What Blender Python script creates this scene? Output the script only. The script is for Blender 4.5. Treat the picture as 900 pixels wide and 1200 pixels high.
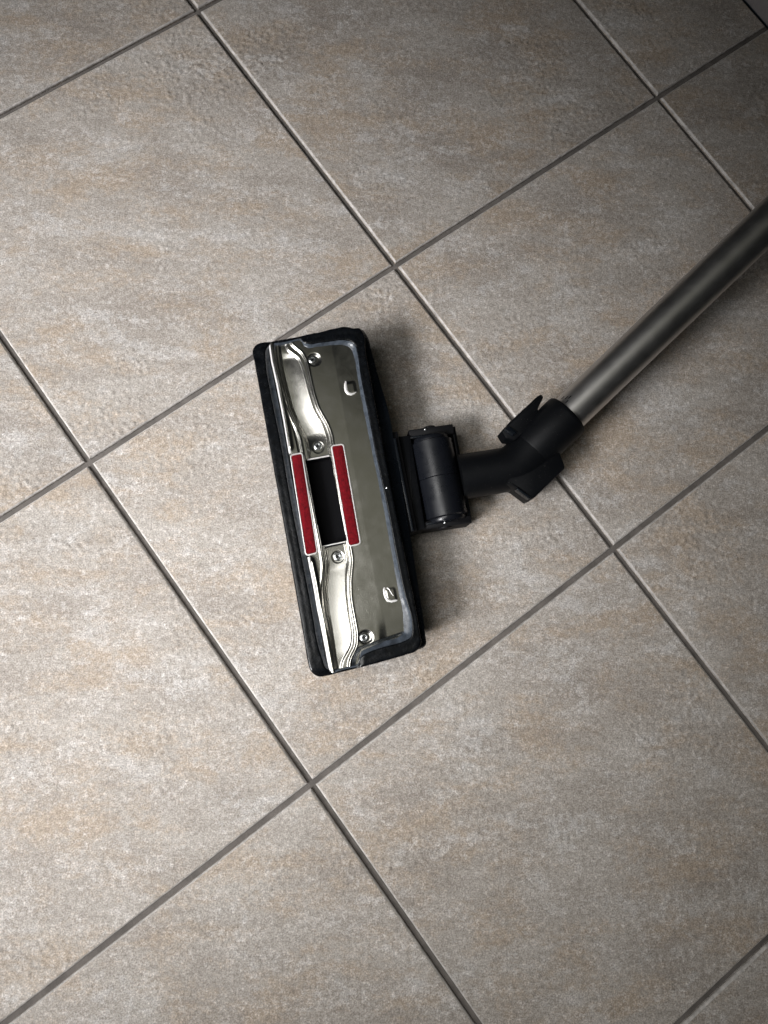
import bpy, bmesh, math, random
import numpy as np
from mathutils import Vector, Matrix, noise
random.seed(7); rng = np.random.RandomState(5)
scene = bpy.context.scene
for o in list(bpy.data.objects): bpy.data.objects.remove(o)
COL = scene.collection

# ------------------------------------------------------------------ camera
# floor frame: a along one joint direction, b along the other, c down (metres)
R = np.array([[0.59042477, -0.80396375, -0.07099916],
              [0.801764, 0.57416082, 0.16587296],
              [-0.09259091, -0.15486008, 0.98358796]])
CP = np.array([0.56863484, 0.2412198, -0.59184704])
FPX = 800.0
U, _, Vt = np.linalg.svd(R); R = U @ Vt
def W(q): return Vector((q[0], -q[1], -q[2]))
def P(x, y, z=0.0):
    """world point at height z seen at photo position x, y (measuring the photograph)"""
    d = R.T @ np.array([(x-450)/FPX, (y-600)/FPX, 1.0])
    return W(CP + (-z - CP[2])/d[2]*d)
cd = bpy.data.cameras.new('camera'); cam = bpy.data.objects.new('camera', cd); COL.objects.link(cam)
cd.sensor_fit = 'VERTICAL'; cd.sensor_height = 36; cd.sensor_width = 27; cd.lens = 24
cd.clip_start = 0.02; cd.clip_end = 50
right, up, back = W(R[0]), -W(R[1]), -W(R[2])
M = Matrix((right, up, back)).transposed().to_4x4(); M.translation = W(CP); cam.matrix_world = M
scene.camera = cam
cd.dof.use_dof = True; cd.dof.focus_distance = 0.59; cd.dof.aperture_fstop = 11.0

# ------------------------------------------------------------------ world + lamps
IR = Vector((0.592, 0.806, 0)).normalized()      # picture-right along the floor
ID = Vector((0.806, -0.592, 0)).normalized()     # picture-down along the floor
wd = bpy.data.worlds.new('World'); scene.world = wd; wd.use_nodes = True
bg = wd.node_tree.nodes['Background']; bg.inputs[0].default_value = (0.80, 0.90, 1.0, 1); bg.inputs[1].default_value = 0.010
def area(name, loc, target, sx, sy, power, color, spread=180):
    l = bpy.data.lights.new(name, 'AREA'); l.shape = 'RECTANGLE'; l.size = sx; l.size_y = sy
    l.energy = power; l.color = color; l.spread = math.radians(spread)
    o = bpy.data.objects.new(name, l); COL.objects.link(o); o.location = loc
    o.rotation_euler = (Vector(target)-Vector(loc)).to_track_quat('-Z', 'Y').to_euler(); return o
FC = P(430, 640)
area('window_light', FC - IR*0.95 + ID*0.36 + Vector((0, 0, 0.74)), FC - IR*0.27 - ID*0.09, 0.80, 0.56, 2.45, (1.0, .995, 1.005), 31)
area('soft_fill_light', FC - IR*0.58 + ID*0.26 + Vector((0, 0, 1.10)), FC - IR*0.04 + ID*0.31, 0.85, 0.88, 1.25, (1.0, .99, .97), 46)  # added fill lamp that softens the shadows; no such opening is known
area('ceiling_bounce_light', FC + ID*-0.10 + IR*0.05 + Vector((0, 0, 2.0)), FC, 1.3, 1.3, .72, (1.0, 0.99, 0.78))
scene.view_settings.view_transform = 'Standard'; scene.view_settings.look = 'None'
scene.view_settings.exposure = 0; scene.view_settings.gamma = 1
scene.render.engine = 'CYCLES'

# ------------------------------------------------------------------ helpers
def link(name, me, mat=None, parent=None, **props):
    o = bpy.data.objects.new(name, me); COL.objects.link(o)
    if mat is not None and not me.materials: me.materials.append(mat)
    if parent is not None: o.parent = parent
    for k, v in props.items(): o[k] = v
    return o
def mesh(name, verts, faces, smooth=True, angle=40):
    me = bpy.data.meshes.new(name); me.from_pydata([tuple(v) for v in verts], [], [tuple(int(i) for i in f) for f in faces])
    bm = bmesh.new(); bm.from_mesh(me); bmesh.ops.recalc_face_normals(bm, faces=bm.faces[:])
    if smooth:
        for f in bm.faces: f.smooth = True
        for e in bm.edges:
            if len(e.link_faces) == 2 and e.calc_face_angle(0) > math.radians(angle): e.smooth = False
    bm.to_mesh(me); bm.free(); return me
def loft(rings, cap0=True, cap1=True, closed=True):
    n = len(rings[0]); V = [p for r in rings for p in r]; F = []
    for k in range(len(rings)-1):
        for i in range(n if closed else n-1):
            j = (i+1) % n; F.append((k*n+i, k*n+j, (k+1)*n+j, (k+1)*n+i))
    if cap0: F.append(tuple(range(n))[::-1])
    if cap1: F.append(tuple((len(rings)-1)*n+i for i in range(n)))
    return V, F
def frame_of(d):
    d = d.normalized(); u = d.orthogonal().normalized() if abs(d.z) > .95 else d.cross(Vector((0, 0, 1))).normalized()
    return d, u, u.cross(d).normalized()
def tube(path, radii, n=48):
    """rings round a polyline of points, mitred"""
    rings = []; u = None
    for k, p in enumerate(path):
        a = path[max(k-1, 0)]; b = path[min(k+1, len(path)-1)]
        d = (b-a).normalized()
        if u is None: _, u, _ = frame_of(d)
        u = (u - d*u.dot(d)).normalized(); v = d.cross(u)
        r = radii[k]
        rings.append([p + u*(r*math.cos(2*math.pi*i/n)) + v*(r*math.sin(2*math.pi*i/n)) for i in range(n)])
    return rings
def cylinder(p0, p1, r, n=48, bev=0.0008):
    d = (p1-p0).normalized()
    return loft(tube([p0, p0+d*bev, p1-d*bev, p1], [r-bev, r, r, r-bev], n))
def revolve(p, axis, prof, n=32):
    """prof: (distance along axis, radius)"""
    d, u, v = frame_of(axis)
    return loft([[p + d*h + u*(r*math.cos(2*math.pi*i/n)) + v*(r*math.sin(2*math.pi*i/n)) for i in range(n)] for h, r in prof])
def inset(poly, k):
    """shrink a planar (xy) counter-/clockwise polygon of Vectors by k"""
    n = len(poly); A = sum(poly[i].x*poly[(i+1) % n].y-poly[(i+1) % n].x*poly[i].y for i in range(n)); s = 1 if A > 0 else -1
    out = []
    for i in range(n):
        a, b, c = poly[i-1], poly[i], poly[(i+1) % n]
        e1 = (b-a).xy.normalized(); e2 = (c-b).xy.normalized()
        n1 = Vector((-e1.y, e1.x))*s; n2 = Vector((-e2.y, e2.x))*s
        m = (n1+n2); m = m/max(m.dot(n1), .35) if m.length > 1e-6 else n1
        out.append(Vector((b.x+m.x*k, b.y+m.y*k, b.z)))
    return out
def slab(poly, z0, z1, bev=0.0008):
    """polygon (xy) extruded z0..z1 with rounded top and bottom edges"""
    q = lambda k, z: [Vector((p.x, p.y, z)) for p in inset(poly, k)]
    return loft([q(bev, z0), q(0, z0+bev), q(0, z1-bev), q(bev*.3, z1-bev*.3), q(bev, z1)])
def round_poly(pts, r, seg=4):
    out = []; n = len(pts)
    for i in range(n):
        a, b, c = pts[i-1], pts[i], pts[(i+1) % n]
        e1 = (a-b); e2 = (c-b); k = min(r, e1.length*.45, e2.length*.45)
        p, q = b+e1.normalized()*k, b+e2.normalized()*k
        for s in range(seg+1):
            t = s/seg; out.append(p*(1-t)**2 + b*2*t*(1-t) + q*t*t)
    return out
def join(parts):
    V = []; F = []
    for v, f in parts:
        o = len(V); V += list(v); F += [tuple(i+o for i in g) for g in f]
    return V, F

# ------------------------------------------------------------------ materials
class Mat:
    def __init__(s, name):
        s.m = bpy.data.materials.new(name); s.m.use_nodes = True; s.t = s.m.node_tree; s.b = s.t.nodes['Principled BSDF']
    def n(s, kind, **kw):
        x = s.t.nodes.new(kind)
        for k, v in kw.items():
            if k in x.inputs: x.inputs[k].default_value = v
            else: setattr(x, k, v)
        return x
    def l(s, a, b): s.t.links.new(a, b)
    def noise(s, vec, scale, detail=4, rough=.55, dist=0):
        x = s.n('ShaderNodeTexNoise'); x.inputs['Scale'].default_value = scale; x.inputs['Detail'].default_value = detail
        x.inputs['Roughness'].default_value = rough; x.inputs['Distortion'].default_value = dist
        s.l(vec, x.inputs['Vector']); return x.outputs['Fac']
    def ramp(s, fac, stops):
        x = s.n('ShaderNodeValToRGB'); e = x.color_ramp.elements
        while len(e) < len(stops): e.new(.5)
        for k, (p, c) in enumerate(stops): e[k].position = p; e[k].color = (*c, 1) if len(c) == 3 else c
        s.l(fac, x.inputs[0]); return x.outputs[0]
    def rampf(s, fac, p0, p1, v0=0., v1=1.):
        x = s.n('ShaderNodeMapRange'); x.inputs[1].default_value = p0; x.inputs[2].default_value = p1
        x.inputs[3].default_value = v0; x.inputs[4].default_value = v1; s.l(fac, x.inputs[0]); return x.outputs[0]
    def mix(s, f, a, b, mode='MIX'):
        x = s.n('ShaderNodeMix', data_type='RGBA', blend_type=mode)
        for i, v in ((0, f), (6, a), (7, b)):
            if isinstance(v, (int, float)): x.inputs[i].default_value = v
            elif isinstance(v, tuple): x.inputs[i].default_value = (*v, 1)
            else: s.l(v, x.inputs[i])
        return x.outputs[2]
    def math(s, op, a, b):
        x = s.n('ShaderNodeMath', operation=op)
        for i, v in enumerate((a, b)):
            if isinstance(v, (int, float)): x.inputs[i].default_value = v
            else: s.l(v, x.inputs[i])
        return x.outputs[0]
    def bump(s, h, dist, strength=1., prev=None):
        x = s.n('ShaderNodeBump'); x.inputs['Distance'].default_value = dist; x.inputs['Strength'].default_value = strength
        s.l(h, x.inputs['Height'])
        if prev is not None: s.l(prev, x.inputs['Normal'])
        return x.outputs[0]
def tile_material():
    m = Mat('stoneware_tile'); geo = m.n('ShaderNodeNewGeometry'); oi = m.n('ShaderNodeObjectInfo')
    off = m.n('ShaderNodeCombineXYZ'); m.l(m.math('MULTIPLY', oi.outputs['Random'], 37.), off.inputs[0]); m.l(m.math('MULTIPLY', oi.outputs['Random'], 91.), off.inputs[1])
    mp = m.n('ShaderNodeMapping'); mp.inputs['Rotation'].default_value = (0, 0, math.radians(-53.7)); m.l(geo.outputs['Position'], mp.inputs[0])
    add = m.n('ShaderNodeVectorMath', operation='ADD'); m.l(mp.outputs[0], add.inputs[0]); m.l(off.outputs[0], add.inputs[1]); V = add.outputs[0]
    st = m.n('ShaderNodeMapping'); st.inputs['Scale'].default_value = (1.0, 2.1, 1.0); m.l(V, st.inputs[0]); VS = st.outputs[0]
    big = m.noise(VS, 8.5, 6, .62, .1)
    mid = m.noise(VS, 24, 7, .72, .1)
    och = m.noise(VS, 11.0, 7, .70, .25)
    fine = m.noise(V, 230, 4, .7); speck = m.noise(V, 760, 2, .7); grain = m.noise(V, 95, 5, .75)
    c = m.mix(m.rampf(big, .36, .64), (.350, .311, .274), (.448, .412, .373))
    # ochre clouds with broken, grainy edges
    of = m.rampf(m.math('ADD', och, m.math('MULTIPLY', m.math('SUBTRACT', grain, .5), .55)), .475, .62)
    c = m.mix(m.math('MULTIPLY', of, .9), c, (.408, .334, .262))
    # pale bluish bloom, made of grains
    bl = m.noise(VS, 13.0, 7, .72, .2)
    bf = m.rampf(m.math('ADD', bl, m.math('MULTIPLY', m.math('SUBTRACT', grain, .5), .9)), .53, .66)
    c = m.mix(m.math('MULTIPLY', bf, .62), c, (.53, .512, .495))
    fl = m.rampf(m.math('ADD', m.math('MULTIPLY', fine, .7), m.math('MULTIPLY', mid, .45)), .615, .70)
    c = m.mix(m.math('MULTIPLY', fl, .32), c, (.60, .585, .565))
    # fine speckle
    c = m.mix(1.0, c, m.ramp(fine, [(.32, (.76, .75, .74)), (.47, (1, 1, 1)), (.70, (1.24, 1.24, 1.25))]), 'MULTIPLY')
    c = m.mix(1.0, c, m.ramp(speck, [(.32, (.68, .67, .665)), (.5, (1, 1, 1)), (.68, (1.40, 1.40, 1.40))]), 'MULTIPLY')
    c = m.mix(1.0, c, m.ramp(mid, [(.3, (.88, .87, .86)), (.5, (1, 1, 1)), (.7, (1.08, 1.08, 1.09))]), 'MULTIPLY')
    tv = m.rampf(oi.outputs['Random'], 0, 1, .93, 1.06); cc = m.n('ShaderNodeCombineColor')
    for i in range(3): m.l(tv, cc.inputs[i])
    c = m.mix(1.0, c, cc.outputs[0], 'MULTIPLY')
    m.l(c, m.b.inputs['Base Color'])
    m.l(m.rampf(grain, .3, .7, .50, .68), m.b.inputs['Roughness']); m.b.inputs['Specular IOR Level'].default_value = .35
    b1 = m.bump(m.noise(V, 55, 3, .5), .0010, .45)
    # groups of small raised nodules, only here and there
    vo = m.n('ShaderNodeTexVoronoi', feature='SMOOTH_F1'); vo.inputs['Scale'].default_value = 190; m.l(V, vo.inputs['Vector'])
    nod = m.math('MULTIPLY', m.rampf(vo.outputs['Distance'], .10, .50, 1, 0), m.rampf(m.noise(V, 9, 3, .6), .50, .64))
    b2 = m.bump(nod, .0008, .8, b1)
    b3 = m.bump(m.noise(V, 330, 5, .75), .0007, .9, b2)
    m.l(b3, m.b.inputs['Normal']); return m.m
def simple(name, color, rough, metal=0., spec=.5, bumps=(), var=0., rvar=0., vscale=120):
    m = Mat(name); tc = m.n('ShaderNodeTexCoord'); V = tc.outputs['Object']
    m.b.inputs['Base Color'].default_value = (*color, 1); m.b.inputs['Roughness'].default_value = rough
    m.b.inputs['Metallic'].default_value = metal; m.b.inputs['Specular IOR Level'].default_value = spec
    n = m.noise(V, vscale, 5, .65)
    if var: m.l(m.mix(m.rampf(n, .35, .65), tuple(k*(1-var) for k in color), tuple(min(1, k*(1+var)) for k in color)), m.b.inputs['Base Color'])
    if rvar: m.l(m.rampf(m.noise(V, vscale*.6, 6, .7), .3, .7, rough*(1-rvar), rough*(1+rvar)), m.b.inputs['Roughness'])
    prev = None
    for sc, d, s in bumps: prev = m.bump(m.noise(V, sc, 4, .6), d, s, prev)
    if prev is not None: m.l(prev, m.b.inputs['Normal'])
    return m.m
M_TILE = tile_material()
M_EDGE = simple('pale_glint_tile_edge', (.52, .49, .46), .42, spec=.5, bumps=((420, .0008, .9), (90, .0008, .6)), var=.28, vscale=140)  # edge tone kept paler so the bevel's glint sits in the colour
M_GROUT = simple('cement_grout', (.130, .116, .105), .9, bumps=((500, .0006, .9), (60, .0006, .5)), var=.22, vscale=60)
M_SHELL = simple('black_gloss_plastic', (.006, .008, .011), .27, spec=.4, bumps=((45, .0006, .35), (900, .00005, .5)), rvar=.45, vscale=90)
M_MATTE = simple('black_satin_plastic', (.0035, .004, .005), .50, spec=.16, bumps=((1500, .00008, .6),), rvar=.15)
M_ROLL = simple('black_roller_plastic', (.007, .008, .011), .30, spec=.45, bumps=((60, .0003, .25), (1500, .00005, .4)), rvar=.3)
M_LIT_LIP = simple('dusty_lit_grey_lip', (.055, .066, .082), .30, spec=.5, bumps=((160, .0006, .5),), var=.35, rvar=.4, vscale=200)  # dusty rubber tone, with bluish window light on it put into the colour
M_DEEP = simple('black_matte_plastic', (.004, .004, .005), .62, spec=.25, bumps=((1200, .0001, .5),))
M_LIP = simple('worn_black_rubber', (.0035, .0042, .0055), .24, spec=.33, bumps=((120, .0006, .45), (600, .0001, .4)), var=.5, rvar=.45, vscale=240)
M_STEEL = simple('polished_steel_plate', (.66, .645, .60), .22, metal=1., bumps=((24, .0004, .05), (700, .00005, .15)), rvar=.22, vscale=60)
def wear(mat, sc, depth, rough_lo, rough_hi):
    m = Mat.__new__(Mat); m.m = mat; m.t = mat.node_tree; m.b = m.t.nodes['Principled BSDF']
    V = m.n('ShaderNodeTexCoord').outputs['Object']; old = m.b.inputs['Normal'].links[0].from_socket
    for ang, thr in ((20, .73), (75, .74), (128, .75)):
        mp = m.n('ShaderNodeMapping'); mp.inputs['Rotation'].default_value = (0, 0, math.radians(ang)); mp.inputs['Scale'].default_value = (.035, 1, 1); m.l(V, mp.inputs[0])
        sdist = m.noise(mp.outputs[0], sc, 2, .5, .0)
        old = m.bump(m.rampf(sdist, thr-.03, thr, 0, -1), depth, .6, old)
    m.l(old, m.b.inputs['Normal'])
    sm = m.noise(V, 70, 6, .7); m.l(m.rampf(sm, .35, .7, rough_lo, rough_hi), m.b.inputs['Roughness'])
def specks(mat, base):
    m = Mat.__new__(Mat); m.m = mat; m.t = mat.node_tree; m.b = m.t.nodes['Principled BSDF']
    V = m.n('ShaderNodeTexCoord').outputs['Object']
    f = m.math('MULTIPLY', m.rampf(m.noise(V, 1100, 2, .5), .69, .74), m.rampf(m.noise(V, 55, 4, .6), .42, .60))
    m.l(m.mix(m.math('MULTIPLY', f, .35), base, (.20, .19, .18)), m.b.inputs['Base Color'])
wear(M_STEEL, 1500, .000012, .18, .27)
specks(M_SHELL, (.006, .008, .011)); specks(M_MATTE, (.0035, .004, .005))
M_SCREW = simple('zinc_screw', (.72, .74, .76), .25, metal=1., bumps=((600, .0001, .3),))
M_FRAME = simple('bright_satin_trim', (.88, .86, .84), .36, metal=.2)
M_PIT = simple('dark_suction_duct', (.004, .004, .005), .7, spec=.1)
M_WALL = simple('slate_blue_paint', (.060, .075, .095), .55, bumps=((300, .0003, .4),))
M_SKIRT = simple('grey_skirting', (.30, .275, .275), .5, bumps=((200, .0003, .4),), var=.1)
def velvet():
    m = Mat('red_velvet'); V = m.n('ShaderNodeTexCoord').outputs['Object']
    n = m.noise(V, 520, 4, .8); n2 = m.noise(V, 130, 5, .7)
    c = m.mix(m.rampf(n, .3, .7), (.045, .001, .003), (.31, .007, .015)); c = m.mix(m.rampf(n2, .35, .65, 0, .45), c, (.15, .002, .007))
    m.l(c, m.b.inputs['Base Color']); m.b.inputs['Roughness'].default_value = .85; m.b.inputs['Specular IOR Level'].default_value = .15
    m.b.inputs['Sheen Weight'].default_value = .25; m.b.inputs['Sheen Tint'].default_value = (.9, .15, .18, 1)
    m.l(m.bump(n, .0012, 1.), m.b.inputs['Normal']); return m.m
M_VELVET = velvet()
def tube_mat():
    m = Mat('drawn_aluminium'); tc = m.n('ShaderNodeTexCoord'); mp = m.n('ShaderNodeMapping'); m.l(tc.outputs['Object'], mp.inputs[0]); mp.inputs['Scale'].default_value = (1, 1, .02)
    n = m.noise(mp.outputs[0], 900, 3, .6); sm = m.noise(tc.outputs['Object'], 60, 5, .7)
    m.b.inputs['Base Color'].default_value = (.58, .565, .55, 1); m.b.inputs['Metallic'].default_value = 1
    m.l(m.rampf(m.math('ADD', m.math('MULTIPLY', n, .25), m.math('MULTIPLY', sm, .75)), .3, .7, .33, .44), m.b.inputs['Roughness'])
    m.l(m.bump(n, .00002, .25), m.b.inputs['Normal']); return m.m
M_TUBE = tube_mat()

# ------------------------------------------------------------------ floor
WALL_B = -.4880
fv = [(-1.5, -1.9, -.0032), (2.4, -1.9, -.0032), (2.4, -WALL_B, -.0032), (-1.5, -WALL_B, -.0032)]
floor = link('floor', mesh('floor', fv, [(0, 1, 2, 3)], False), M_GROUT, None, kind='structure')
LI = {i: (.33*i, 0.) for i in range(-4, 8)}; LI.update({0: (.00193, -.0087), 1: (.32959, -.0032), 2: (.65984, .0027), 3: (.9872, .0070), -1: (-.328, -.008), 4: (1.317, .007)})
LJ = {j: (.331*j, 0.) for j in range(-3, 7)}; LJ.update({-1: (-.33239, .00256), 0: (.0013, -.0024), 1: (.33129, -.00146), 2: (.6630, -.0010)})
def node(i, j):
    a1, b1 = LI[i]; a2, b2 = LJ[j]; a = (a1+b1*a2)/(1-b1*b2); return Vector((a, -(a2+b2*a), 0))
for j in range(-2, 4):
    for i in range(-3, 6):
        c = [node(i, j), node(i+1, j), node(i+1, j+1), node(i, j+1)]
        if j == -2:
            c[0] = Vector((c[0].x, -WALL_B+.0026, 0)); c[1] = Vector((c[1].x, -WALL_B+.0026, 0))
            c[0].y -= .0030; c[1].y -= .0030
        dz = random.uniform(-.0002, .00015)
        # long edges subdivided and slightly wavy, as pressed tiles are
        pts = []
        for k in range(4):
            p, q = c[k], c[(k+1) % 4]
            for s in range(4): pts.append(p.lerp(q, s/4))
        lev = []
        for ins, z in ((.0021, -.006), (.0023, -.0019), (.0026, -.0010), (.0036, -.0002), (.0043, 0.)):
            rr = inset(pts, ins); lev.append([Vector((p.x+random.uniform(-1, 1)*.00006, p.y+random.uniform(-1, 1)*.00006, z+dz)) for p in rr])
        V, F = loft(lev, cap0=False)
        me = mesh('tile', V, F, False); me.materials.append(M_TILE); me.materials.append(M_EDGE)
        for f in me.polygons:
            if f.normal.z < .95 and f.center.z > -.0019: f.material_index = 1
        link('tile', me, None, floor)
# wall and skirting, top right corner
wy = -WALL_B
def box(x0, x1, y0, y1, z0, z1, bev=.001):
    return slab([Vector((x0, y0, 0)), Vector((x1, y0, 0)), Vector((x1, y1, 0)), Vector((x0, y1, 0))], z0, z1, bev)
wall = link('wall', mesh('wall', *box(-1.4, 2.3, wy+.006, wy+.12, -.01, 1.6)), M_WALL, None, kind='structure')
link('skirting', mesh('skirting', *box(-1.4, 2.3, wy-.0005, wy+.005, -.0012, .016, .0008)), M_SKIRT, wall)

# ------------------------------------------------------------------ vacuum cleaner head
root = bpy.data.objects.new('vacuum_cleaner_head', None); COL.objects.link(root); root.empty_display_size = .05
root['label'] = 'upturned black vacuum cleaner nozzle with steel sole, red strips and grey metal wand'
root['category'] = 'vacuum cleaner'
root.location = P(400, 600, 0)
bpy.context.view_layer.update()
INV = Matrix.Translation(-root.location)
def part(name, V, F, mat, parent=None, smooth=True, angle=40, **kw):
    V = [INV @ Vector(v) for v in V]
    return link(name, mesh(name, V, F, smooth, angle), mat, parent or root, **kw)

HC, HP = .052, .0488           # rim crest, steel sole plate
# keypoints: O rim outer, I rim inner, B plate edge, S widest shell; last: notch (rim cut down to the plate)
K = [
 ((297, 411), (311, 418), (316, 421), None, 0), ((299, 427), (312, 430), (318, 431), None, 0),
 ((304.5, 458), (317, 460), (324, 460), None, 0), ((314.5, 514), (328, 514), (334, 514), None, 0),
 ((327, 583), (340, 583), (346, 583), None, 0), ((339, 650), (353, 650), (359, 650), None, 0),
 ((351, 718), (366, 718), (372, 718), None, 0), ((357.5, 755), (373, 757), (379, 757), None, 0),
 ((361, 776), (378, 773), (383, 775), None, 0), ((365, 787), (382, 783), (387, 783), None, .2),
 ((373, 792.5), (387, 786), (389, 784), None, .8), ((384, 791.5), (389, 789), (390, 786), None, 1),
 ((395, 788.7), (396, 786.5), (396, 784), None, 1), ((408, 785.5), (408, 783.3), (408, 781), None, 1),
 ((418, 783), (418, 780.8), (419, 778), None, 1), ((423, 781.7), (424, 769), (424, 763), None, .2),
 ((432, 779.5), (433, 764), (432, 759), None, 0), ((450, 774.5), (452, 757.5), (453, 750.5), None, 0),
 ((474, 767.5), (473, 751.5), (468, 746), None, 0), ((488, 762), (481.5, 746), (473, 741), (489, 762), 0),
 ((492.5, 756), (483, 738), (473, 735), (498.5, 757), 0), ((491, 740), (482.5, 727), (471.5, 723), (498, 741), 0),
 ((485, 705), (475, 700), (466.5, 700), (493, 705), 0), ((476, 660), (466, 660), (459.5, 660), (486, 660), 0),
 ((463.5, 600), (455, 600), (449, 600), (476, 600), 0), ((451, 535), (441, 535), (436, 535), (465, 535), 0),
 ((440.5, 480), (430.5, 480), (424.5, 480), (455, 481), 0), ((433, 440), (422.5, 440), (417.5, 440), (443, 440), 0),
 ((428, 412), (418.5, 413), (413, 417), (435.5, 412), 0), ((426, 393), (415, 403), (409, 409), (430, 393), 0),
 ((421, 386.5), (409, 399.5), (403, 407), (425, 386.5), 0), ((414, 386.5), (401, 398.5), (396, 406.5), None, 0),
 ((405, 384.8), (388, 400), (385, 408), None, 0), ((393, 386.5), (375, 401.5), (375, 409), None, 0),
 ((375, 391), (361, 403), (361, 410.3), None, 0), ((360, 393.7), (356, 401), (357, 408), None, .15),
 ((353, 395), (352.5, 397.5), (352.5, 400), None, 1), ((340, 397.4), (340, 399.4), (340, 402), None, 1),
 ((328, 399.6), (328, 401.6), (328, 404), None, 1), ((317, 401.6), (317, 403.8), (318, 406), None, 1),
 ((308, 403), (313, 407), (315, 410), None, .25), ((300.5, 406), (311, 412), (315.5, 415), None, 0),
]
def cr(pts, sub):
    out = []; n = len(pts)
    for i in range(n):
        p0, p1, p2, p3 = (np.array(pts[(i+k) % n], float) for k in (-1, 0, 1, 2))
        for s in range(sub):
            t = s/sub
            # centripetal-ish: dampen tangents by segment length
            d1 = np.linalg.norm(p2[:2]-p1[:2])+1e-6; d0 = np.linalg.norm(p1[:2]-p0[:2])+1e-6; d2 = np.linalg.norm(p3[:2]-p2[:2])+1e-6
            m1 = ((p2-p1)/d1*d0+(p1-p0)/d0*d1)/(d0+d1)*d1; m2 = ((p3-p2)/d2*d1+(p2-p1)/d1*d2)/(d1+d2)*d1
            h = (2*t**3-3*t*t+1)*p1+(t**3-2*t*t+t)*m1+(-2*t**3+3*t*t)*p2+(t**3-t*t)*m2
            out.append(h)
    return out
SUB = 5
notch = [k[4] for k in K]
Oc = cr([(*k[0], k[4]) for k in K], SUB); Ic = cr([k[1] for k in K], SUB); Bc = cr([k[2] for k in K], SUB)
Sc = cr([(k[3] or k[0]) for k in K], SUB)
nt = [min(1, max(0, p[2])) for p in Oc]
zc = [HC*(1-t)+(HP+.0012)*t for t in nt]
OW = [P(p[0], p[1], .048) for p in Oc]; IW = [P(p[0], p[1], z) for p, z in zip(Ic, zc)]; BW = [P(p[0], p[1], HP) for p in Bc]
SW = [P(p[0], p[1], .0425) for p in Sc]
def atz(ring, z): return [Vector((p.x, p.y, z)) for p in ring]
def ins(ring, k, z): return [Vector((p.x, p.y, z)) for p in inset(ring, k)]
cen = sum(SW, Vector())/len(SW)
def scl(ring, k, z): return [Vector((cen.x+(p.x-cen.x)*k, cen.y+(p.y-cen.y)*k, z)) for p in ring]
# shell: from the floor (its top, turned down) up to just below the rim
rings = [scl(SW, .55, .0008), scl(SW, .78, .002), ins(SW, .010, .008), ins(SW, .0035, .018), ins(SW, .0012, .030), ins(SW, .0003, .0405), atz(SW, .0422),
         [s.lerp(o, .25) for s, o in zip(atz(SW, .0434), atz(OW, .0434))],
         [s.lerp(o, .85) for s, o in zip(atz(SW, .0455), atz(OW, .0455))], [o.lerp(b, .05) for o, b in zip(atz(OW, .0462), atz(BW, .0462))],
         [o.lerp(b, .35) for o, b in zip(atz(OW, .0464), atz(BW, .0464))], atz(BW, .034)]
V, F = loft(rings); part('housing', V, F, M_SHELL, angle=50)
# rim (rubber bumper) standing round the sole plate
def lipring(fr, dz, z0=None):
    out = []
    for o, i, z, t in zip(OW, IW, zc, nt):
        q = o.lerp(i, fr); q.z = (z0 if z0 is not None else z + dz*(1-.6*t))
        w = noise.noise(q*160)*.00028 + noise.noise(q*420)*.00012
        if z0 is None: q.z += w*(1-t)
        out.append(q)
    return out
rings = [lipring(.0, 0, .0440), lipring(0, -.0036), lipring(.0, -.0010), lipring(.05, -.0003), lipring(.16, 0), lipring(.40, -.0002), lipring(.62, -.0002),
         lipring(.85, .0), lipring(.95, -.0001), lipring(1.0, -.0005)]
mid = [i.lerp(b, .5) for i, b in zip(IW, BW)]
top_in = rings[-1]
q1_ = [Vector((*(a.lerp(b, .25).xy), a.z-.0017*(1-t))) for a, b, t in zip(top_in, BW, nt)]
q2_ = [Vector((*(a.lerp(b, .97).xy), a.z-.0030*(1-t)-.0004)) for a, b, t in zip(top_in, BW, nt)]
V, F = loft([top_in, q1_, [a.lerp(b, .5)+Vector((0, 0, .0003)) for a, b in zip(q1_, q2_)], q2_, [Vector((b.x, b.y, .038)) for b in BW]], cap0=False, cap1=False)
part('inner_lip', V, F, M_LIT_LIP, angle=50)
V, F = loft(rings, cap0=False, cap1=False); part('rim', V, F, M_LIP, angle=70)

# ---- steel sole plate: a pressed sheet as a height field in its own (u,v) frame
A0 = P(296.5, 414, HP); A1 = P(361, 775, HP)
ev = (A1-A0).normalized(); eu = Vector((-ev.y, ev.x, 0))
if (P(427, 390, HP)-A0).dot(eu) < 0: eu = -eu
def uv(x, y, z=HP):
    d = P(x, y, z)-A0; return d.dot(eu), d.dot(ev)
def uvw(u, v, z): q = A0+eu*u+ev*v; return Vector((q.x, q.y, z))
def curve(pts):
    q = sorted([uv(*p)[::-1] for p in pts]); return np.array([a for a, b in q]), np.array([b for a, b in q])
def smooth_interp(vv, c):
    x, y = c; xs = np.linspace(x[0]-.01, x[-1]+.01, 900); ys = np.interp(xs, x, y)
    k = np.hanning(41); k /= k.sum(); ys = np.convolve(np.pad(ys, 20, mode='edge'), k, 'valid'); return np.interp(vv, xs, ys)
LEFT = curve([(315.2, 404), (318, 424), (324, 450), (332, 492), (339, 536), (349, 588), (361, 652), (368, 685), (372.5, 713), (380, 750), (385.5, 781), (387, 790)])
CL1 = curve([(322, 396), (322, 405), (324.5, 431), (331, 452), (337, 476), (346.5, 498), (353, 514), (357, 537), (367, 590), (376.5, 640), (380, 662), (377.5, 690), (380, 718), (389, 755), (393, 779), (394, 790)])
CL2 = curve([(327, 396), (327, 405), (330, 431), (335, 452), (341, 476), (351, 498), (358.5, 514), (363, 538), (372, 590), (381, 640), (384.5, 662), (381, 690), (384, 718), (388, 740), (392.5, 770), (394, 779), (395, 790)])
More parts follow.
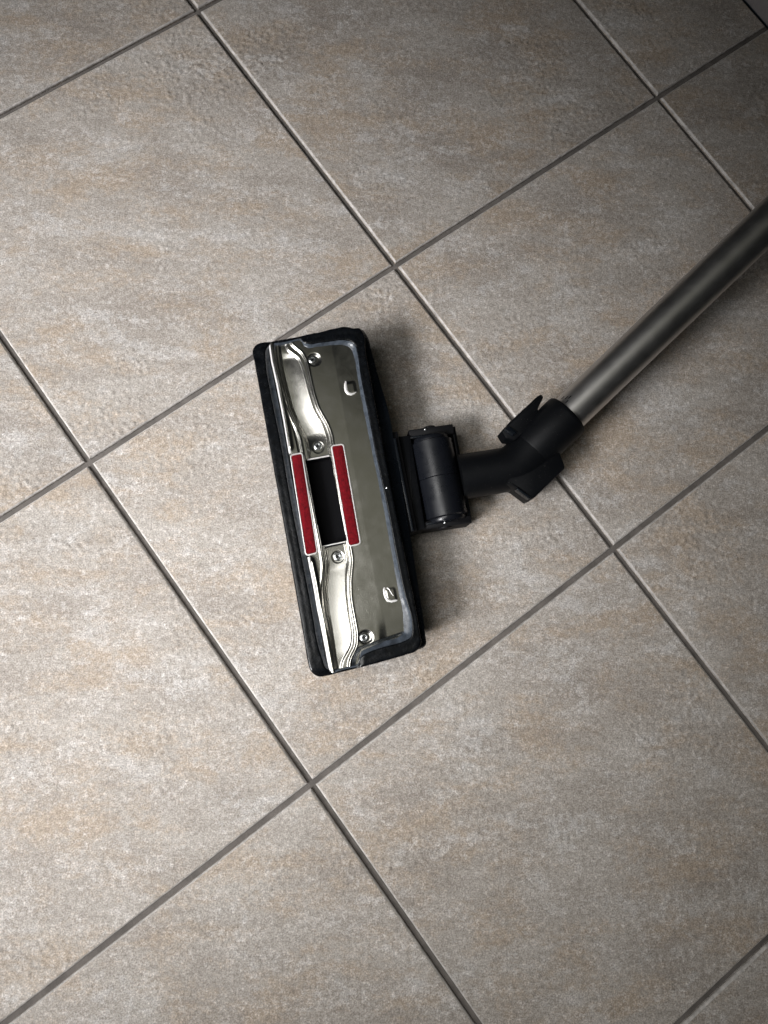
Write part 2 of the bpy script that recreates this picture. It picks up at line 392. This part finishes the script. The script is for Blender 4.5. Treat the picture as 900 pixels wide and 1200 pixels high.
CR1 = curve([(334, 396), (334.5, 403), (337, 411), (350, 418.5), (355, 431), (363, 460), (369, 479), (380, 498), (384.5, 512), (386.5, 530), (396, 590), (405.5, 640), (408.5, 655), (405.5, 675), (406, 695), (408.5, 718), (412.5, 742), (411.5, 757), (405, 768), (400, 777), (400, 790)])
CR2 = curve([(339, 396), (339.5, 402), (342, 406), (352.5, 412.5), (358.5, 424), (366, 460), (372, 479), (383, 498), (388, 512), (390, 530), (399.5, 590), (409, 640), (412, 657), (409.5, 680), (410, 700), (413, 718), (417.5, 742), (417, 758), (411, 768), (408, 776), (408, 790)])
STEP = .00042
vmin, vmax = uv(340, 394)[1]-.004, uv(400, 792)[1]+.004
us = np.arange(0, .110, STEP); vs = np.arange(vmin, vmax, STEP)
UU, VV = np.meshgrid(us, vs)
def sst(x, a, b):
    t = np.clip((x-a)/(b-a), 0, 1); return t*t*(3-2*t)
L_, c1, c2, r1, r2 = (smooth_interp(VV, c) for c in (LEFT, CL1, CL2, CR1, CR2))
H = np.zeros_like(UU)
vo0, vo1 = uv(373, 536)[1], uv(390, 637)[1]
# depth grows toward the mouth, flat pads at the screws
dist_m = np.maximum(np.maximum(vo0-VV, VV-vo1), 0)
deep = .0010+.0034*(1-sst(dist_m, .010, .085))
w = .0008
H -= .0011*sst(UU, c1-w, c1+w)*(1-sst(UU, r2-w, r2+w))
H -= .0011*np.exp(-((UU-c1-.0022)/.0007)**2)*0
wid = np.maximum(r1-c2, .002); tt = np.clip((UU-c2)/wid, 0, 1)
ramp = np.where(VV > vo1, .42, .95)*sst(dist_m, .006, .022)*(1-.45*sst(dist_m, .05, .10))*sst(wid, .006, .014)
H -= (deep+ramp*(.0026*(1-tt)**1.15+.0006*np.sin(math.pi*tt)))*sst(UU, c2-w, c2+1.6*w)*(1-sst(UU, r1-1.4*w, r1+w))
H += .00035*np.exp(-((UU-c1+.0013)/.0007)**2) + .00035*np.exp(-((UU-r2-.0012)/.0007)**2)
# little ridge beside the left red strip
rl = smooth_interp(VV, curve([(340, 488), (345, 508), (350, 530), (352, 540)])); vr0, vr1 = uv(344, 500)[1], uv(350, 532)[1]
H -= .0008*sst(UU, rl-.0006, rl+.0006)*sst(VV, vr0-.004, vr0+.004)*(1-sst(VV, vr1, vr1+.002))*(1-sst(UU, c1-.002, c1))
# curled left edge
dl = UU-L_; H -= .0045*(1-sst(dl, -.0014, .0008)); _a, _b = uv(346, 531)[1], uv(366, 650)[1]; H += .0014*np.exp(-((dl-.0022)/.0019)**2)*(1-sst(VV, _a-.006, _a)*(1-sst(VV, _b, _b+.006)))
# gentle fold along the right part of the plate and its turned-down border
rb = smooth_interp(VV, curve([(388, 402), (395, 440), (413, 540), (432, 640), (452, 745), (455, 770)]))
H -= np.maximum(UU-rb, 0)*.035
lowc = uv(455, 708)[1]; fold = smooth_interp(VV, curve([(443, 690), (445, 720), (450, 760)]))
H -= .0018*sst(VV, lowc, lowc+.035)*sst(UU, fold-.004, fold+.004)
# border rolled over near the bottom end
q0 = uv(430, 757.5); q1 = uv(470, 744); sl = (q1[1]-q0[1])/(q1[0]-q0[0])
de = (q0[1]+(UU-q0[0])*sl)-VV; mk = sst(UU, r2+.002, r2+.006)
H -= .003*(1-sst(de, -.0004, .0018))*mk
# screw dimples, raised tabs
SCR = [(366.5, 421.5, 1), (372.5, 522.5, 0), (396, 652, 0), (427, 747, 1)]
for x, y, dim in SCR:
    u0, v0 = uv(x, y)
    if dim:
        r = np.hypot(UU-u0-.0012, VV-v0-.0002); H -= .0012*(1-sst(r, .0032, .0064))
    else:
        r = np.hypot(UU-u0, VV-v0); H -= .0004*(1-sst(r, .0044, .0052))
for x, y in ((411, 455), (458, 697)):
    u0, v0 = uv(x, y); du = (UU-u0); dv = (VV-v0)
    dd = np.hypot(np.maximum(np.abs(du)-.0022, 0), np.maximum(np.abs(dv)-.0034, 0))
    H += .0005*(1-sst(dd, -.0002, .0030))
    hole_r = np.hypot(np.maximum(np.abs(du-.0030)-.0016, 0), np.maximum(np.abs(dv+.0004)-.0022, 0))
# polygon the plate fills
poly = [(313.5, 402.5), (318, 402.2), (335, 399), (352.6, 396), (355, 402), (357.5, 404), (410, 401), (420, 412), (430, 455), (447, 540), (466, 640), (478, 715), (482, 742), (470, 751), (452, 755), (431, 762), (427, 764),
        (421, 768), (420.5, 781), (405, 784.5), (389, 788.5), (384, 780), (378, 757), (366, 703), (342, 571), (325, 475), (315, 424)]
pu = np.array([uv(*p) for p in poly])
def inside(U, V, Q):
    r = np.zeros(U.shape, bool); n = len(Q)
    for i in range(n):
        (x1, y1), (x2, y2) = Q[i-1], Q[i]
        c = ((y1 > V) != (y2 > V)); xx = (x2-x1)*(V-y1)/((y2-y1) if y2 != y1 else 1e-12)+x1; r ^= c & (U < xx)
    return r
hole = np.array([uv(*p) for p in ((357.5, 539), (386.5, 533.7), (406.5, 633.7), (377, 640.2))])
okp = inside(UU, VV, pu) & ~inside(UU, VV, hole)
kk = np.ones(5)/5.
Hs = H.copy()
idx = -np.ones(UU.shape, int); cell = okp[:-1, :-1] & okp[1:, :-1] & okp[:-1, 1:] & okp[1:, 1:]
used = np.zeros_like(okp); used[:-1, :-1] |= cell; used[1:, :-1] |= cell; used[:-1, 1:] |= cell; used[1:, 1:] |= cell
idx[used] = np.arange(used.sum())
B0 = np.array(A0); XY = np.stack([B0[0]+eu.x*UU+ev.x*VV, B0[1]+eu.y*UU+ev.y*VV, HP+.0006+Hs], -1)[used] - np.array(root.location)
fc = np.stack([idx[:-1, :-1][cell], idx[:-1, 1:][cell], idx[1:, 1:][cell], idx[1:, :-1][cell]], -1)
pm = bpy.data.meshes.new('sole_plate'); pm.vertices.add(len(XY)); pm.vertices.foreach_set('co', XY.ravel())
nf = len(fc); pm.loops.add(nf*4); pm.loops.foreach_set('vertex_index', fc.ravel().astype(np.int32)); pm.polygons.add(nf)
pm.polygons.foreach_set('loop_start', np.arange(0, nf*4, 4, dtype=np.int32)); pm.polygons.foreach_set('loop_total', np.full(nf, 4, np.int32))
pm.update(calc_edges=True); pm.polygons.foreach_set('use_smooth', np.ones(nf, bool))
if pm.polygons[0].normal.z < 0: pm.flip_normals()
plate = link('sole_plate', pm, M_STEEL, root)
# mouth: open duct below the hole
hq = [P(357.3, 538.6, HP), P(386.8, 533.2, HP), P(406.8, 634, HP), P(377, 640.6, HP)]
def ringz(q, z, k=0): return [Vector((p.x, p.y, z)) for p in inset(q, k)]
V, F = loft([ringz(hq, HP-.0028, -.0012), ringz(hq, HP-.0030, 0), ringz(hq, HP-.012, .0005), ringz(hq, HP-.0125, .0006)], cap0=False); part('suction_mouth', V, F, M_PIT, angle=20)
# bright folded lips along the mouth
def strip(pts, w, z, h, name, mat, parent=None):
    q = [P(*p, z) for p in pts]; rings = []
    for k, p in enumerate(q):
        d = (q[min(k+1, len(q)-1)]-q[max(k-1, 0)]).normalized(); s = Vector((-d.y, d.x, 0))
        rings.append([p+s*(w*.5*math.cos(a))+Vector((0, 0, h*math.sin(a))) for a in [2*math.pi*i/12 for i in range(12)]])
    V, F = loft(rings); return part(name, V, F, mat, parent)
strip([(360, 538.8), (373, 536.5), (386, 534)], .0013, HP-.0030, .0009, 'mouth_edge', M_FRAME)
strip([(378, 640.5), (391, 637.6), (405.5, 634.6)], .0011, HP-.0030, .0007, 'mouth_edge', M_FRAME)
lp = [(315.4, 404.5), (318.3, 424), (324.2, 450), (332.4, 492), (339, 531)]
strip([(x+1.3, y) for x, y in lp], .0027, HP+.0004, .0012, 'rolled_edge_glint', M_FRAME)  # bead on the curled edge; its highlight is put in as pale colour
strip([(362.2, 653), (368.6, 685), (373.4, 713), (381, 750), (386.8, 781), (388, 786)], .0027, HP+.0004, .0012, 'rolled_edge_glint', M_FRAME)
def tab_glint(path):
    q = [P(x, y, HP+.0004) for x, y, w in path]; rr = []
    for k, p in enumerate(q):
        d = (q[min(k+1, len(q)-1)]-q[max(k-1, 0)]).normalized(); sd = Vector((-d.y, d.x, 0)); w = path[k][2]*.00078*.5
        rr.append([p+sd*(w*math.cos(a))+Vector((0, 0, (.0003+w*.45)*math.sin(a))) for a in [2*math.pi*i/14 for i in range(14)]])
    part('tab_glint_bead', *loft(rr), M_FRAME, plate)  # pale bead shaped as the highlight on the lit sides of the pressing
tab_glint([(405.2, 446.8, 1.4), (404.8, 450, 3.0), (405, 454, 3.6), (405.8, 458, 3.8), (408, 461, 3.6), (411.5, 462, 2.8), (415, 461, 1.8), (417.4, 459.4, .8)])
tab_glint([(450.6, 688.5, 1.4), (450, 691, 2.2), (450.8, 696, 2.6), (452.4, 700.5, 2.8), (454.6, 703.6, 3.0), (459, 704.6, 2.8), (463, 703.8, 2.6), (465.5, 703.4, 1.2)])
tab_glint([(453.4, 688.6, 1.2), (456, 690.5, 1.5), (458.6, 695, 1.2), (461, 698.5, .8)])
# red lint strips in chrome frames
for q in ([(339.6, 532.8), (354.6, 529.8), (373, 648.3), (358, 651.6)], [(387.6, 521.8), (403, 519.6), (423.5, 637.6), (408.2, 641.0)]):
    z = HP+.0012
    c4 = [P(*p, z) for p in q]; rp = round_poly(c4, .0030, 5)
    path = rp; n = len(path); rings = []
    outer = inset(rp, -.0001)
    for ins_, dz in ((-.0001, -.0045), (.0, .0000), (.0003, .0006), (.0007, .0007), (.0011, .0002), (.0012, -.0015)):
        rings.append([Vector((p.x, p.y, z+dz)) for p in inset(outer, ins_)])
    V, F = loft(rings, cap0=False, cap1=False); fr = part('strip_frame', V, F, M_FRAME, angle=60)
    g = [[Vector((p.x, p.y, z+dz)) for p in inset(rp, k)] for k, dz in ((.0012, -.002), (.0012, -.0001), (.0016, .0006), (.0024, .0009))]
    V, F = loft(g); part('lint_strip', V, F, M_VELVET, fr, angle=80, label='red velvet lint pad')
# screws
def screw(p, r, ax=Vector((0, 0, 1)), rot=.4):
    V1 = revolve(p, ax, [(-.002, r*.98), (0, r), (.0005, r*.97), (.0010, r*.80), (.0012, r*.58), (.0011, r*.45), (.0006, r*.36), (.0004, .0001)], 28)
    d, u, v = frame_of(ax); cr_ = []
    for a in (rot, rot+math.pi/2):
        e = u*math.cos(a)+v*math.sin(a); f = d.cross(e)
        c = [p+e*sx*r*.50+f*sy*r*.10+d*h for h in (.0003, .00085) for sx, sy in ((-1, -1), (1, -1), (1, 1), (-1, 1))]
        cr_.append((c, [(3, 2, 1, 0), (4, 5, 6, 7), (0, 1, 5, 4), (1, 2, 6, 5), (2, 3, 7, 6), (3, 0, 4, 7)]))
    return V1, join(cr_)
for k, (x, y, dim) in enumerate(SCR):
    u0, v0 = uv(x, y); i0 = int((v0-vmin)/STEP); j0 = int(u0/STEP)
    z = HP+.0006+Hs[i0, j0]
    sc, cross = screw(P(x, y, z), .0037 if dim else .0038, rot=.4+k*.7)
    s = part('screw', *sc, M_SCREW, plate); part('cross_recess', *cross, M_MATTE, s, smooth=False)
# small grub mark on the right rim, and the moulded ribs on top
part('rim_pin', *revolve(P(453.5, 571.5, .0515), Vector((0, 0, 1)), [(0, .0012), (.0006, .0011), (.0009, .0006)], 12), M_SCREW)

# ------------------------------------------------------------------ swivel joint
def prism(pts, z0, z1, bev=.0009, rnd=0.0, zr=None):
    q = [P(x, y, zr if zr is not None else z1) for x, y in pts]
    if rnd: q = round_poly(q, rnd, 3)
    return slab(q, z0, z1, bev)
part('hinge_block', *prism([(452, 508), (466, 505), (489, 622), (476, 626)], .006, .040, .001, .001), M_DEEP)
for a in (0, 6.2):
    part('hinge_rib', *prism([(454.5+a, 514), (457.5+a, 513.3), (479+a, 622), (476+a, 622.8)], .03, .0425, .0005), M_SHELL)
part('hinge_plate', *prism([(463, 511.5), (481, 510), (499, 619.5), (484, 623.5)], .006, .036, .0012, .0012), M_MATTE)
RB = .0182
pT = P(504, 514, .028); pB = P(524.5, 612, .028); dB = (pB-pT).normalized()
midp = pT.lerp(pB, .49)
part('roller', *loft(tube([pT, pT+dB*.0012, pT+dB*.0035, pT+dB*.0045, midp-dB*.0004, midp, midp+dB*.0004, pB-dB*.0045, pB-dB*.0035, pB-dB*.0012, pB],
     [RB-.003, RB-.0022, RB-.0022, RB, RB, RB-.0007, RB, RB, RB-.0022, RB-.0022, RB-.003], 72)), M_ROLL, angle=35)
# end cheeks
def cheek(p, q, zt):
    return prism(p, .010, zt, .0008, .0008)
part('end_cheek', *prism([(478.5, 504), (530.5, 496.5), (532.5, 508), (481.5, 514.5)], .008, .034, .0008, .001), M_DEEP)
part('end_cheek', *prism([(495, 611.5), (551.5, 604), (553.5, 612.5), (497, 620.5)], .008, .034, .0008, .001), M_DEEP)
part('cheek_ridge', *prism([(480.5, 511.5), (512, 507.2), (512.7, 509.6), (481, 514)], .030, .0352, .0005), M_SHELL)
part('cheek_ridge', *prism([(499, 612.8), (530, 608), (530.5, 610.4), (500, 615.5)], .030, .0352, .0005), M_SHELL)
part('axle_cap', *revolve(P(521, 614.5, .028), dB, [(0, .0060), (.0035, .0058), (.0042, .0048), (.0044, .002)], 28), M_DEEP)
part('axle_cap', *revolve(P(503, 504, .028), -dB, [(0, .0060), (.0020, .0058), (.0027, .0048), (.0029, .002)], 28), M_DEEP)
for x, y in ((498.5, 503), (521.8, 612.3)):
    part('axle_pin', *revolve(P(x, y, .0338), Vector((0, 0, 1)), [(0, .0013), (.0006, .0012), (.0009, .0006)], 14), M_SCREW)
part('rear_bar', *prism([(529, 500), (533.5, 499), (553.5, 609), (548.5, 611)], .008, .032, .0012, .001), M_MATTE)

# ------------------------------------------------------------------ neck, elbow, collar
ZN = .028
n0, n1 = P(538, 559.5, ZN), P(590, 551.0, ZN+.002)
TZ0, TZ1 = .0455, .096
tA = P(672, 479.5, TZ0); tB = P(889, 271, TZ1); dT = (tB-tA).normalized()
e1 = P(612, 537.0, ZN+.006); e2 = tA - dT*.040
def bez(a, b, c, d, n):
    return [a*(1-t)**3+b*3*t*(1-t)**2+c*3*t*t*(1-t)+d*t**3 for t in [i/n for i in range(n+1)]]
pth = [n0, n0.lerp(n1, .5)] + bez(n1, n1+(n1-n0).normalized()*.014, e2-dT*.012, e2, 10)
part('elbow_neck', *loft(tube(pth, [.0195, .0193]+[.0192+.0000*i for i in range(11)], 56)), M_MATTE, angle=60)
c0 = tA - dT*.050; c1_ = tA - dT*.0060
part('wand_collar', *loft(tube([c0-dT*.003, c0, c0+dT*.002, c1_-dT*.0035, c1_-dT*.0012, c1_, c1_, c1_-dT*.004], [.0170, .0190, .0200, .0204, .0199, .0188, .0172, .0168], 64)), M_MATTE, angle=40)
tube_end = tB + dT*.42
V, F = loft(tube([tA-dT*.034, tA-dT*.010, tB, tube_end-dT*.002, tube_end], [.0162, .0162, .0162, .0162, .0152], 96)); 
wand = part('wand_tube', V, F, M_TUBE)
# latch housing: the angular fin below the elbow
part('latch_housing', *prism([(594, 566), (606, 572.5), (622.5, 585), (627, 583), (662, 549), (662.5, 545.5), (656, 529), (640, 520), (606, 540)], .022, .046, .0018, .0012), M_MATTE)
part('housing_ridge', *prism([(606.5, 570.8), (622, 582), (620.5, 584.6), (605, 573.5)], .040, .0474, .0006), M_SHELL)
# release lever on the upper side
part('release_lever', *prism([(593, 513.5), (587.8, 505), (597, 494.6), (630, 464), (634.5, 461.6), (637.3, 464.6), (635.5, 469), (630.5, 479), (632, 484), (618, 505), (604, 516)], .030, .0475, .0012, .0010), M_MATTE)
part('lever_pad', *prism([(590.5, 503.5), (596, 498.5), (606.5, 506), (601, 511)], .044, .0492, .0010, .001), M_SHELL)

# faint embossed marks near the wand's end
sd = dT.cross(Vector((0, 0, 1))).normalized(); upv = sd.cross(dT).normalized()
for k, (al, an) in enumerate(((.007, .95), (.0085, .75), (.0105, .62), (.006, .55))):
    nrm = -sd*math.sin(an)*1.0 + upv*math.cos(an); c = tA+dT*(al-.0085)+nrm*.0162; tv = nrm.cross(dT)
    q = [c+dT*a*.0016+tv*b*.0004+nrm*h for h in (-.0002, .00012) for a, b in ((-1, -1), (1, -1), (1, 1), (-1, 1))]
    part('embossed_mark', q, [(3, 2, 1, 0), (4, 5, 6, 7), (0, 1, 5, 4), (1, 2, 6, 5), (2, 3, 7, 6), (3, 0, 4, 7)], M_DEEP, wand, smooth=False)
